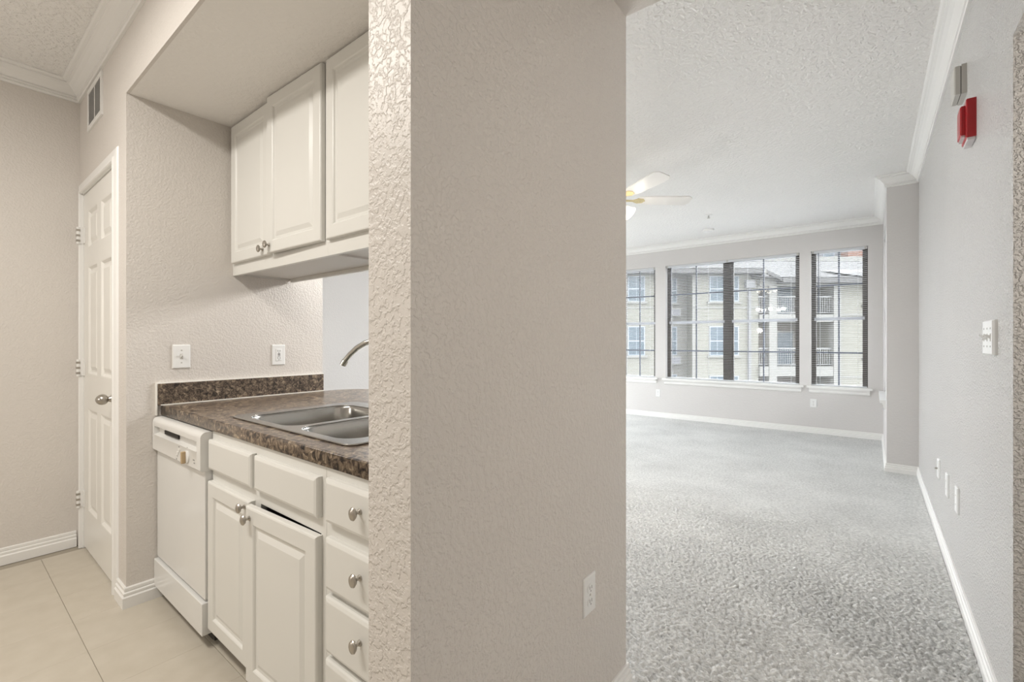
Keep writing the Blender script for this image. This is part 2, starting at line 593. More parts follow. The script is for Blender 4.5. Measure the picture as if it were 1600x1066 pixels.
# carpet: real pile relief near the doorway, flat pile beyond
def carpet():
    gx0, gx1, gy0, gy1, st = -1.62, 0.300, Y2 + 0.019, 3.70, 0.0044
    nx, ny = int((gx1 - gx0) / st), int((gy1 - gy0) / st)
    rng = np.random.default_rng(3)
    def band(lx, ly):
        w = rng.standard_normal((ny, nx))
        F = np.fft.fft2(w)
        fy = np.fft.fftfreq(ny, st)[:, None] * ly
        fx = np.fft.fftfreq(nx, st)[None, :] * lx
        q = np.sqrt(fx ** 2 + fy ** 2)
        F *= np.exp(-((q - 1.0) / 0.45) ** 2)
        g = np.real(np.fft.ifft2(F))
        return g / g.std()
    h = 0.90 * band(0.026, 0.0125) + 0.30 * band(0.05, 0.035)
    h = np.where(h > 0, np.tanh(h * 0.8) * 0.55, -np.tanh(-h * 0.9) * 1.35)
    X = np.linspace(gx0, gx1, nx)
    Yv = np.linspace(gy0, gy1, ny)
    fade = np.clip((3.75 - Yv) / 1.3, 0.10, 1.0)[:, None]
    Zm = 0.016 + 0.0115 * h * fade
    XX, YY = np.meshgrid(X, Yv)
    V = np.stack([XX, YY, Zm], -1).reshape(-1, 3)
    a = (np.arange(ny - 1)[:, None] * nx + np.arange(nx - 1)[None, :]).reshape(-1)
    Fq = np.stack([a, a + 1, a + nx + 1, a + nx], -1)
    V = V.tolist(); Fq = Fq.tolist()
    for x0, x1, y0, y1 in ((XLL + .018, gx0, Y2 + 0.019, YW - .016), (gx0, XJ - .016, gy1, YW - .016), (XJ - .016, gx1, gy1, YJ - .016), (XP1 + 0.019, gx1, 0.35, gy0)):
        i = len(V)
        V += [(x0, y0, 0.014), (x1, y0, 0.014), (x1, y1, 0.014), (x0, y1, 0.014)]
        Fq.append((i, i + 1, i + 2, i + 3))
    me = bpy.data.meshes.new('carpet')
    me.from_pydata(V, [], Fq)
    for p in me.polygons:
        p.use_smooth = True
    me.materials.append(M_CARPET)
    o = bpy.data.objects.new('carpet', me)
    COL.objects.link(o)
    return tag(o, 'light grey cut pile carpet covering the living room floor', 'carpet', kind='stuff')
carpet()

# mouldings
CROWN = [(0, -0.098), (0.011, -0.098), (0.0135, -0.088), (0.0105, -0.083), (0.0185, -0.080), (0.0185, -0.072), (0.0150, -0.069),
         (0.028, -0.054), (0.040, -0.038), (0.056, -0.026), (0.066, -0.0225), (0.066, -0.0150), (0.0765, -0.013),
         (0.084, -0.0085), (0.084, 0), (0, 0)]
BASE = [(0, 0.090), (0.006, 0.090), (0.0085, 0.086), (0.0085, 0.074), (0.0060, 0.071), (0.0125, 0.066), (0.0125, 0.057), (0.0105, 0.054), (0.0165, 0.047), (0.0165, 0), (0, 0)]
crown = [(o, ZC + z) for o, z in CROWN]
structure(sweep(MB(), [(XR, Y2), (XR, YJ), (XJ, YJ), (XJ, YW), (XLL, YW), (XLL, Y2)], crown, True).build('trim_1', M_TRIM),
          'white crown moulding around the living room ceiling', 'crown moulding')
structure(sweep(MB(), [(XP1, YF), (XL, YF), (XL, YB)], crown).build('trim_2', M_TRIM),
          'white crown moulding around the kitchen ceiling', 'crown moulding')
def baseb(side, path, label):
    structure(sweep(MB(), path, BASE).build('baseboard_' + side, M_TRIM), label, 'baseboard')
baseb('right', [(XR, 1.929), (XR, YJ), (XJ, YJ), (XJ, YW), (XLL, YW), (XLL, PD[1] + 0.01)], 'white baseboard along the carpet')
baseb('living_left', [(XLL, PD[0] - 0.01), (XLL, Y2), (XE - T, Y2)], 'white baseboard of the dining wall')
baseb('partition', [(XP0 - 0.4, Y2), (XP1, Y2), (XP1, YF), (XP0, YF), (XP0, 0.675)], 'white baseboard around the partition wall')
baseb('pantry', [(XE, 0.70), (XE, YF), (-2.764, YF)], 'white baseboard wrapping the corner beside the dishwasher')
baseb('left', [(XL, YF - 0.017), (XL, YB)], 'white baseboard under the far kitchen wall')

# ================================================================== windows with blinds
def window(n, tf, u0, u1, units, label):
    """u across, v up, w towards the room (0 = room face of the wall)"""
    g = thing('window_%d' % n, label, 'window', tf((u0 + u1) / 2, WZ0, 0), kind='structure')
    d = -0.085                                  # front of the window unit
    fr = MB(tf)
    sj = MB(tf)
    for a, b in ((u0, u0 + 0.03), (u1 - 0.03, u1)):
        sj.box(a, b, WZ0, WZ1, d - 0.05, d)
    sj.build('side_jamb', M_BRONZE, g)
    for a, b, c, e in ((u0 + .03, u1 - .03, WZ0, WZ0 + 0.035), (u0 + .03, u1 - .03, WZ1 - 0.03, WZ1)):
        fr.box(a, b, c, e, d - 0.05, d)
    fr.build('window_frame', M_VINYL, g)
    span = u1 - u0 - 0.06
    uw = (span - (units - 1) * 0.095) / units
    zm = 1.475
    for k in range(units):
        a = u0 + 0.03 + k * (uw + 0.095)
        b = a + uw
        if k:
            MB(tf).box(a - 0.095, a, WZ0 + 0.035, WZ1 - 0.03, d - 0.05, d + 0.012).build('mullion', M_BRONZE, g)
        MB(tf).box(a, b, zm - 0.02, zm + 0.02, d - 0.045, d + 0.002).build('meeting_rail', M_VINYL, g)
        MB(tf).box(a, a + 0.022, WZ0 + 0.035, WZ1 - .03, d - 0.042, d - 0.004).build('sash_stile', M_BRONZE, g)
        MB(tf).box(b - 0.022, b, WZ0 + 0.035, WZ1 - .03, d - 0.042, d - 0.004).build('sash_stile', M_BRONZE, g)
        for z0, z1 in ((WZ0 + 0.035, zm - 0.02), (zm + 0.02, WZ1 - 0.03)):
            MB(tf).box(a + 0.022, b - 0.022, z0, z1, d - 0.030, d - 0.026).build('pane', M_GLASS, g)
            c = (a + b) / 2
            MB(tf).box(c - 0.009, c + 0.009, z0, z1, d - 0.024, d - 0.012).build('muntin', M_MUNTIN, g)
            zc = (z0 + z1) / 2
            MB(tf).box(a + 0.022, c - 0.009, zc - 0.009, zc + 0.009, d - 0.024, d - 0.012).build('muntin', M_MUNTIN, g)
            MB(tf).box(c + 0.009, b - 0.022, zc - 0.009, zc + 0.009, d - 0.024, d - 0.012).build('muntin', M_MUNTIN, g)
    s = MB(tf)
    s.box(u0, u1, WZ0 - 0.004, WZ0 + 0.022, d, 0.0)
    s.box(u0 - 0.045, u1 + 0.045, WZ0 - 0.004, WZ0 + 0.022, 0.0, 0.045)
    s.build('window_sill', M_TRIM, g)
    ap = MB(tf)
    ap.loft([[(u0 - 0.02 + q, WZ0 - 0.004 - h, w) for q, w in ((0, 0), (0, dpt), ((u1 - u0) + 0.04, dpt), ((u1 - u0) + 0.04, 0))]
             for h, dpt in ((0, 0.030), (0.012, 0.026), (0.03, 0.016), (0.045, 0.016), (0.058, 0.012), (0.062, 0.008))])
    ap.build('window_apron', M_TRIM, g)
    return g

def blind(tf, u0, u1, label, group):
    g = thing('window_blind', label, 'blind', tf((u0 + u1) / 2, WZ0 + 0.022, -0.03), group)
    a, b = u0 + 0.006, u1 - 0.006
    w0 = -0.034
    MB(tf).face(a, b, WZ1 - 0.030, WZ1 - 0.001, [(0, w0 - 0.014), (0, w0 + 0.018), (0.002, w0 + 0.020)]).build('headrail', M_SLAT, g)
    nb = max(2, int((b - a) / 0.6) + 1)
    for k in range(nb):
        u = a + 0.004 + (b - a - 0.03) * k / (nb - 1)
        MB(tf).box(u, u + 0.022, WZ1 - 0.031, WZ1 - 0.0005, w0 + 0.020, w0 + 0.024).build('bracket', M_GREYBOX, g)
    pitch = 0.0236
    z = WZ0 + 0.058
    first = None
    base = world_loc(g)
    while z < WZ1 - 0.040:
        if first is None:
            sl = MB(tf)
            P = [(-0.0125, -0.0012), (-0.004, 0.0006), (0.004, 0.0009), (0.0125, 0.0003)]
            sl.loft([[(a, z + q, w0 + w) for w, q in P] + [(a, z + q - 0.0006, w0 + w) for w, q in reversed(P)],
                     [(b, z + q, w0 + w) for w, q in P] + [(b, z + q - 0.0006, w0 + w) for w, q in reversed(P)]])
            first = sl.build('slat', M_SLAT, g)
            z0 = z
        else:
            o = first.copy()
            COL.objects.link(o)
            o.parent = g
            o.location = (0, 0, z - z0)
        z += pitch
    MB(tf).face(a, b, WZ0 + 0.024, WZ0 + 0.040, [(0, w0 - 0.012), (0, w0 + 0.011), (0.002, w0 + 0.013)]).build('bottom_rail', M_SLAT, g)
    nc = 2 if (b - a) < 1 else 4
    for k in range(nc):
        u = a + 0.09 + (b - a - 0.18) * k / (nc - 1)
        for w in (-0.0135, 0.0135):
            MB(tf).box(u - 0.0008, u + 0.0008, WZ0 + 0.04, WZ1 - 0.03, w0 + w - 0.0006, w0 + w + 0.0006).build('ladder_cord', M_SLAT, g)
    u = a + 0.075
    MB(tf).box(u - 0.004, u + 0.004, 1.55, WZ1 - 0.03, w0 + 0.022, w0 + 0.030).build('tilt_wand', M_MUNTIN, g)
    return g

tfW = facing_my(YW)
window(1, tfW, *WINS[0], 1, 'narrow left window partly hidden by the partition wall')
window(2, tfW, *WINS[1], 2, 'wide double window in the middle of the far wall')
window(3, tfW, *WINS[2], 1, 'narrow right window of the far wall')
window(4, facing_mx(XJ), JW0, JW1, 1, 'side window in the jog wall seen almost edge on')
pdr = thing('daylight_door', 'wide unseen glazed door added in the left living room wall for daylight', 'door', (XLL - 0.06, (PD[0] + PD[1]) / 2, 0), kind='structure')  # unseen door, added and widened to let in daylight from the left
pf = MB()
NP = 3
pw = (PD[1] - PD[0] - 0.05) / NP
for k in range(NP + 1):
    pf.box(XLL - .09, XLL - .04, PD[0] + k * pw, PD[0] + k * pw + 0.05, 0, WZ1)
for k in range(NP):
    a, b = PD[0] + k * pw + 0.05, PD[0] + (k + 1) * pw
    pf.box(XLL - .09, XLL - .04, a, b, 0, 0.08).box(XLL - .09, XLL - .04, a, b, WZ1 - .06, WZ1)
    MB().box(XLL - .068, XLL - .062, a, b, 0.08, WZ1 - .06).build('pane', M_GLASS, pdr)
pf.build('door_frame', M_VINYL, pdr)
BG = 'white mini blinds'
blind(tfW, *WINS[0], 'white mini blind in the narrow window next to the partition wall', BG)
blind(tfW, *WINS[1], 'wide white mini blind across the double window', BG)
blind(tfW, *WINS[2], 'white mini blind in the narrow right window', BG)
blind(facing_mx(XJ), JW0, JW1, 'white mini blind in the side window seen edge on', BG)

# ================================================================== pantry door
DX0, DX1, DZ1 = -3.578, -2.833, 2.036
d1 = thing('door_1', 'white six panel pantry door with nickel knob', 'door', ((DX0 + DX1) / 2, YF + 0.02, 0), kind='structure')
tf = facing_my(0.552)
st, cs = 0.105, 0.085
cx = (DX0 + DX1) / 2
cols = [(DX0 + st, cx - cs / 2), (cx + cs / 2, DX1 - st)]
rows = [(0.235, 0.815), (1.005, 1.615), (1.720, 1.930)]
slab = MB(tf)
zb = 0.012
slab.box(DX0, DX0 + st, zb, DZ1, -0.035, 0)
slab.box(DX1 - st, DX1, zb, DZ1, -0.035, 0)
zz = [zb] + [v for r in rows for v in r] + [DZ1]
for k in range(0, len(zz), 2):
    slab.box(DX0 + st, DX1 - st, zz[k], zz[k + 1], -0.035, 0)
for z0, z1 in rows:
    slab.box(cols[0][1], cols[1][0], z0, z1, -0.035, 0)
slab.build('door_slab', M_DOOR, d1)
for a, b in cols:
    for z0, z1 in rows:
        MB(tf).face(a, b, z0, z1, [(0, -0.035), (0, 0), (0.006, -0.001), (0.018, -0.011), (0.026, -0.011), (0.048, -0.003), (0.052, -0.003)]).build('panel', M_DOOR, d1)
CAS = [(0, 0), (0, 0.011), (0.004, 0.015), (0.016, 0.015), (0.022, 0.011), (0.045, 0.0085), (0.052, 0.0085), (0.058, 0.006), (0.062, 0)]
def casing(path, name):
    """door surround: path in (x, z); profile grows outward from the opening"""
    rings = []
    P = [Vector(p) for p in path]
    for k in range(len(P)):
        a = P[k - 1] if k else None
        b = P[k + 1] if k < len(P) - 1 else None
        dd0 = (P[k] - a).normalized() if a is not None else (b - P[k]).normalized()
        dd1 = (b - P[k]).normalized() if b is not None else dd0
        n0, n1 = Vector((-dd0.y, dd0.x)), Vector((-dd1.y, dd1.x))
        m = n0 + n1
        m = m / m.dot(n0)
        rings.append([(P[k].x + m.x * o, YF - w, P[k].y + m.y * o) for o, w in CAS])
    return MB().loft(rings).build(name, M_TRIM, d1)
casing([(DX0 - 0.008, 0), (DX0 - 0.008, DZ1 + 0.006), (DX1 + 0.008, DZ1 + 0.006), (DX1 + 0.008, 0)], 'door_casing')
MB().box(DX0 - 0.008, DX0 - 0.001, YF, YF + 0.08, 0, DZ1 + 0.006).box(DX1 + 0.001, DX1 + 0.008, YF, YF + 0.08, 0, DZ1 + 0.006).box(DX0 - 0.008, DX1 + 0.008, YF, YF + 0.08, DZ1 + 0.002, DZ1 + 0.009).build('door_jamb', M_TRIM, d1)
for z in (0.285, 1.04, 1.80):
    h = MB()
    h.tube([(DX0 - 0.006, YF - 0.018, z - 0.048), (DX0 - 0.006, YF - 0.018, z + 0.048)], 0.008, 10)
    h.box(DX0 - 0.006, DX0 + 0.026, YF + 0.001, YF + 0.0065, z - 0.045, z + 0.045)
    h.box(DX0 - 0.010, DX0 - 0.002, YF - 0.018, YF + 0.004, z - 0.045, z + 0.045)
    hg = h.build('hinge', M_TRIM, d1)
    for q in (-0.03, 0.0, 0.03):
        MB().box(DX0 - 0.0145, DX0 + 0.002, YF - 0.0268, YF - 0.010, z + q - 0.006, z + q + 0.006).build('hinge_pin', M_NICKEL, hg)
kn = MB()
kc = (-2.880, 0.552, 0.915)
kn.lathe(kc, (0, -1, 0), [(0, 0.033), (0.004, 0.034), (0.008, 0.030), (0.011, 0.016), (0.022, 0.012), (0.026, 0.014)], 24)
knob = kn.build('door_knob', M_NICKEL, d1, smooth=True)
MB().lathe((kc[0], kc[1] - 0.024, kc[2]), (0, -1, 0), [(0, 0.010), (0.004, 0.020), (0.012, 0.0265), (0.022, 0.028), (0.032, 0.025), (0.040, 0.017), (0.045, 0.006)], 24, (1.15, 0.92)).build('knob_head', M_NICKEL, knob, smooth=True)

# ================================================================== kitchen: countertop, backsplash
cout = [(XE, 0.672), (XP0, 0.672), (XP0, Y2 + 0.01), (XP0 - 0.0, Y2 + 0.24)]
rr = 0.20
yb = Y2 + 0.24
for k in range(9):
    a = R(90 + 90 * k / 8)
    cout.append((XE + 0.015 + rr + rr * math.cos(a), yb - rr + rr * math.sin(a)))
cout += [(XE + 0.015, Y2 + 0.002), (XE, Y2 + 0.002)]
SX0, SX1, SY0, SY1 = -2.000, -1.165, 0.735, 1.290
top = prism_xy('countertop', [cout, rrect(SX0 + 0.02, SX1 - 0.02, SY0 + 0.02, SY1 - 0.02, 0.03)], CT - 0.045, CT, M_COUNTER, bevel=0.004)
tag(top, 'brown granite pattern countertop running from end wall to partition', 'countertop')
bs = thing('backsplash', 'dark speckled granite backsplash strip on the end wall', 'backsplash', (XE + 0.008, 1.06, CT))
MB(facing_px(XE)).face(0.656, Y2, CT + 0.001, CT + 0.102, [(0, 0), (0, 0.013), (0.0015, 0.0145)]).build('splash_board', M_SPLASH, bs)
ck = MB(facing_px(XE))
ck.box(0.650, Y2, CT + 0.102, CT + 0.107, 0, 0.013)
ck.box(0.650, 0.656, CT - 0.045, CT + 0.102, 0, 0.013)
ck.box(0.668, Y2, CT + 0.0004, CT + 0.0045, 0.0145, 0.019)
ck.build('caulk_line', M_CAULK, bs)

# sink
sk = thing('sink', 'stainless steel double bowl sink set in the countertop', 'sink', ((SX0 + SX1) / 2, (SY0 + SY1) / 2, CT))
DIV = -1.560
bowls = [(SX0 + 0.062, DIV - 0.014, SY0 + 0.032, SY1 - 0.085), (DIV + 0.014, SX1 - 0.062, SY0 + 0.032, SY1 - 0.085)]
prism_xy('sink_rim', [rrect(SX0, SX1, SY0, SY1, 0.035)] + [rrect(*b, 0.07, 8) for b in bowls], CT + 0.0005, CT + 0.0065, M_STEEL, sk, bevel=0.0022)
for x0, x1, y0, y1 in bowls:
    rings = []
    for ins, dz, r in ((-0.004, 0.005, 0.072), (0.001, 0.000, 0.070), (0.004, -0.008, 0.068), (0.008, -0.06, 0.066), (0.016, -0.125, 0.062), (0.030, -0.148, 0.055), (0.055, -0.157, 0.045), (0.13, -0.160, 0.02)):
        rings.append([(x, y, CT + dz) for x, y in rrect(x0 + ins, x1 - ins, y0 + ins, y1 - ins, r, 8)])
    mb = MB()
    mb.loft(rings, False, True)
    bm_o = mb.build('bowl', M_STEEL, sk, smooth=True)
    MB().lathe(((x0 + x1) / 2, (y0 + y1) / 2, CT - 0.160), (0, 0, 1), [(0, 0.043), (0.003, 0.043), (0.003, 0.034), (0.001, 0.028)], 20).build('drain', M_CHROME, bm_o, smooth=True)

fc = thing('faucet', 'curved steel gooseneck faucet above the sink', 'faucet', (-1.580, 1.245, CT + 0.0065))
zb = CT + 0.0065
MB().lathe((-1.58, 1.245, zb), (0, 0, 1), [(0, 0.030), (0.008, 0.030), (0.014, 0.022), (0.05, 0.018), (0.06, 0.016)], 20).build('faucet_base', M_CHROME, fc, smooth=True)
pts = []
bx0, by0, tx, ty = -1.580, 1.245, -1.800, 1.102
for s, z in ((0, 0.955), (0, 1.06), (0.02, 1.12), (0.09, 1.165), (0.20, 1.190), (0.34, 1.199), (0.48, 1.196), (0.62, 1.184), (0.75, 1.164), (0.87, 1.136), (0.95, 1.110), (0.985, 1.096)):
    pts.append((bx0 + (tx - bx0) * s, by0 + (ty - by0) * s, z))
MB().tube(pts, [0.014, 0.0135] + [0.0115] * 10, 14).build('spout', M_CHROME, fc, smooth=True)
MB().tube([pts[-2], (pts[-1][0] - 0.002, pts[-1][1] - 0.001, 1.090)], 0.0138, 14).build('aerator', M_CHROME, fc, smooth=True)
MB().tube([(-1.58, 1.245, zb + 0.045), (-1.545, 1.225, zb + 0.07), (-1.50, 1.20, zb + 0.10)], [0.009, 0.007, 0.006], 10).build('lever', M_CHROME, fc, smooth=True)

# ================================================================== cabinets
def cab_knob(parent, x, y, z, s=1.0, name='knob'):
    """oval knob on a round post; y is the front face it is screwed to"""
    k = MB().lathe((x, y, z), (0, -1, 0), [(0, 0.008 * s), (0.003, 0.0078 * s), (0.006, 0.0045 * s), (0.014, 0.0042 * s)], 14)
    k.lathe((x, y - 0.013, z), (0, -1, 0), [(0, 0.004 * s), (0.003, 0.0115 * s), (0.008, 0.0145 * s), (0.012, 0.0125 * s), (0.0155, 0.005 * s)], 18, (0.95, 1.18))
    return k.build(name, M_NICKEL, parent, smooth=True)

DOOR_R = [(0, 0), (0, 0.014), (0.003, 0.0185), (0.007, 0.020), (0.052, 0.020), (0.056, 0.0175), (0.060, 0.0125), (0.070, 0.0120), (0.088, 0.0185), (0.091, 0.0185)]
DRAW_R = [(0, 0), (0, 0.012), (0.003, 0.0165), (0.010, 0.0195), (0.012, 0.020)]

def front(name, x0, x1, z0, z1, y, rings, parent, m=M_CAB):
    return MB(facing_my(y)).face(x0, x1, z0, z1, rings).build(name, m, parent)

FY = 0.700                      # face frame plane of the base units
# --- sink base
sb = thing('base_cabinet', 'white sink base cabinet with two doors and two blank drawer fronts', 'cabinet', (-1.605, 0.98, 0))
SB0, SB1 = -2.015, -1.190
MB().box(SB0, SB0 + .018, FY, 1.35, 0.09, CT - 0.046).box(SB1 - .018, SB1 - 0.0005, FY, 1.35, 0.09, CT - 0.046).box(SB0 + .018, SB1 - .018, FY, 1.35, 0.09, 0.108).box(SB0 + .018, SB1 - .018, 1.335, 1.35, 0.108, CT - 0.046).build('cabinet_body', M_CABIN, sb)
ff = MB()
for x0, x1 in ((SB0, SB0 + 0.035), (-1.630, -1.598), (SB1 - 0.028, SB1 - 0.0005)):
    ff.box(x0, x1, FY - 0.019, FY, 0.09, CT - 0.046)
for a, b in ((SB0 + 0.035, -1.630), (-1.598, SB1 - 0.028)):
    ff.box(a, b, FY - 0.019, FY, 0.815, CT - 0.046)
    ff.box(a, b, FY - 0.019, FY, 0.635 if a < -1.9 else 0.653, 0.705)
    ff.box(a, b, FY - 0.019, FY, 0.09, 0.115)
ff.build('face_frame', M_CAB, sb)
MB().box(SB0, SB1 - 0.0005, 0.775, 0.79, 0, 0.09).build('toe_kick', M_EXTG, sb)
y = FY - 0.0192
front('drawer_front', -2.012, -1.634, 0.700, 0.815, y, DRAW_R, sb)
front('drawer_front', -1.610, -1.212, 0.700, 0.815, y, DRAW_R, sb)
dA = front('door', -2.014, -1.640, 0.084, 0.655, y, DOOR_R, sb)
cab_knob(dA, -1.672, y - 0.020, 0.640 - 0.008)
# right door hangs slightly open on its right hinge
hx = -1.212
dB = MB(facing_my(y)).face(-1.632, hx, 0.070, 0.650, DOOR_R).build('door', M_CAB, sb)
kB = cab_knob(dB, -1.600, y - 0.020, 0.615)
def swing(o, ang, px, py):
    base = world_loc(o.parent)
    M = Matrix.Translation((px - base.x, py - base.y, 0)) @ Matrix.Rotation(ang, 4, 'Z') @ Matrix.Translation((-(px - base.x), -(py - base.y), 0))
    o.data.transform(M)
def swing_world(objs, ang, px, py, base):
    M = Matrix.Translation((px - base.x, py - base.y, 0)) @ Matrix.Rotation(ang, 4, 'Z') @ Matrix.Translation((-(px - base.x), -(py - base.y), 0))
    for o in objs:
        o.data.transform(M)
swing_world([dB, kB], R(2.2), hx, y, world_loc(sb))

# --- drawer base
db = thing('base_cabinet', 'white four drawer base cabinet beside the partition wall', 'cabinet', (-0.993, 0.98, 0))
DB0, DB1 = -1.1895, XP0 - 0.002
MB().box(DB0, DB0 + .018, FY, 1.35, 0.09, CT - 0.046).box(DB1 - .018, DB1, FY, 1.35, 0.09, CT - 0.046).box(DB0 + .018, DB1 - .018, FY, 1.35, 0.09, 0.108).box(DB0 + .018, DB1 - .018, 1.335, 1.35, 0.108, CT - 0.046).build('cabinet_body', M_CABIN, db)
ff = MB().box(DB0, DB0 + 0.036, FY - 0.019, FY, 0.09, CT - 0.046).box(DB1 - 0.036, DB1, FY - 0.019, FY, 0.09, CT - 0.046)
for z0, z1 in ((0.815, CT - 0.046), (0.645, 0.712), (0.490, 0.530), (0.318, 0.362), (0.09, 0.115)):
    ff.box(DB0 + 0.036, DB1 - 0.036, FY - 0.019, FY, z0, z1)
ff.build('face_frame', M_CAB, db)
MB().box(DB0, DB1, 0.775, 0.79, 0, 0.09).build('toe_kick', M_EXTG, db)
for z0, z1, kz in ((0.702, 0.822, 0.770), (0.522, 0.662, 0.606), (0.352, 0.503, 0.444), (0.100, 0.333, 0.25)):
    d = front('drawer', -1.168, DB1 - 0.012, z0, z1, y, DRAW_R, db)
    cab_knob(d, -1.000, y - 0.020, kz)

# --- upper cabinets
UY = 1.000
def upper(x0, x1, label, group):
    g = thing('upper_cabinet', label, 'cabinet', ((x0 + x1) / 2, 1.145, 1.536), group)
    b = MB()
    b.box(x0, x0 + 0.016, UY, 1.290, 1.540, SOF - 0.001).box(x1 - 0.016, x1, UY, 1.290, 1.540, SOF - 0.001)
    b.box(x0 + .016, x1 - .016, UY, 1.275, 1.548, 1.564).box(x0 + .016, x1 - .016, UY, 1.275, SOF - 0.017, SOF - 0.001)
    b.build('cabinet_body', M_CABIN, g)
    MB().box(x0 + .016, x1 - .016, 1.275, 1.290, 1.528, SOF - 0.001).build('back_panel', M_CAB, g)
    f = MB()
    f.box(x0, x0 + 0.036, UY - 0.019, UY, 1.534, SOF - 0.001).box(x1 - 0.036, x1, UY - 0.019, UY, 1.534, SOF - 0.001)
    f.box(x0 + .036, x1 - .036, UY - 0.019, UY, 1.534, 1.606).box(x0 + .036, x1 - .036, UY - 0.019, UY, 2.27, SOF - 0.001)
    xm = (x0 + x1) / 2
    f.box(xm - 0.018, xm + 0.018, UY - 0.019, UY, 1.606, 2.27)
    f.build('face_frame', M_CAB, g)
    return g
ua = upper(XE + 0.001, -1.706, 'white two door upper cabinet with knobs beside the end wall', 'upper cabinets')
ub = upper(-1.7055, XP0 - 0.001, 'white upper cabinet partly hidden by the partition wall', 'upper cabinets')
y = UY - 0.0192
d = front('door', -2.604, -2.180, 1.592, 2.296, y, DOOR_R, ua)
cab_knob(d, -2.235, y - 0.020, 1.622)
d2 = front('door', -2.168, -1.722, 1.592, 2.302, y - 0.002, DOOR_R, ua)
k2 = cab_knob(d2, -2.140, y - 0.022, 1.628)
swing_world([d2, k2], R(1.6), -1.722, y, world_loc(ua))
front('door', -1.690, -1.256, 1.592, 2.298, y, DOOR_R, ub)
front('door', -1.244, -0.812, 1.592, 2.298, y, DOOR_R, ub)

# ================================================================== dishwasher
dw = thing('dishwasher', 'white built in dishwasher with dial under the countertop', 'dishwasher', (-2.322, 0.95, 0.0))
A0, A1 = -2.626, -2.021
MB().box(A0 + 0.003, A1 - 0.003, 0.690, 1.28, 0.02, 0.835).build('tub_housing', M_DARK, dw)
MB().box(A0 + 0.004, A1 - 0.0025, 0.656, 0.690, 0.192, 0.6925).build('door_panel', M_DISH, dw, bevel=0.004)
CP = 0.640
def arc(cy, cz, r, a0, a1, n=5):
    return [(cy + r * math.cos(R(a0 + (a1 - a0) * k / n)), cz + r * math.sin(R(a0 + (a1 - a0) * k / n))) for k in range(n + 1)]
full = [(0.690, 0.690), (0.690, 0.842)] + arc(CP + 0.022, 0.820, 0.022, 90, 180) + [(CP, 0.696), (CP + 0.006, 0.690)]
notch = [(0.690, 0.690), (0.690, 0.842)] + arc(CP + 0.022, 0.820, 0.022, 90, 180) + [(CP + 0.002, 0.802), (CP + 0.020, 0.798), (CP + 0.020, 0.770), (CP - 0.002, 0.764), (CP, 0.760), (CP, 0.696), (CP + 0.006, 0.690)]
cp = MB()
cp.prism(full, A0, A0 + 0.022).prism(notch, A0 + 0.022, A1 - 0.040).prism(full, A1 - 0.040, A1)
cpo = cp.build('control_panel', M_DISHP, dw, smooth=True)
MB().box(A0 + 0.120, A0 + 0.305, CP + 0.014, CP + 0.0195, 0.775, 0.792).build('vent_slot', M_DARK, cpo)
dial = MB().lathe((-2.165, CP, 0.728), (0, -1, 0), [(0, 0.026), (0.004, 0.026), (0.007, 0.022)], 22)
do = dial.build('dial', M_DISHP, cpo, smooth=True)
MB().box(-2.172, -2.158, CP - 0.022, CP - 0.006, 0.704, 0.752).build('dial_grip', M_TAN, do, bevel=0.003)
for x, z in ((-2.275, 0.728), (-2.258, 0.742), (-2.285, 0.715)):
    MB().box(x - 0.008, x + 0.008, CP - 0.0035, CP, z - 0.004, z + 0.004).build('button', M_DISHP, cpo)
for x, z, w in ((-2.262, 0.755, .012), (-2.292, 0.7, .010), (-2.09, 0.727, .018), (-2.085, 0.716, .012), (-2.213, 0.728, .008), (-2.165, 0.765, .006)):
    MB().box(x - w / 2, x + w / 2, CP - 0.0006, CP, z - 0.0025, z + 0.0025).build('printed_mark', M_GREYMARK, cpo)
MB().box(A0 - 0.002, A1, 0.645, 0.690, 0.058, 0.183).build('kick_plate', M_DISH, dw, bevel=0.003)
MB().box(A0 + 0.05, A1 - 0.05, 0.70, 1.2, 0.0, 0.02).build('foot', M_DARK, dw)

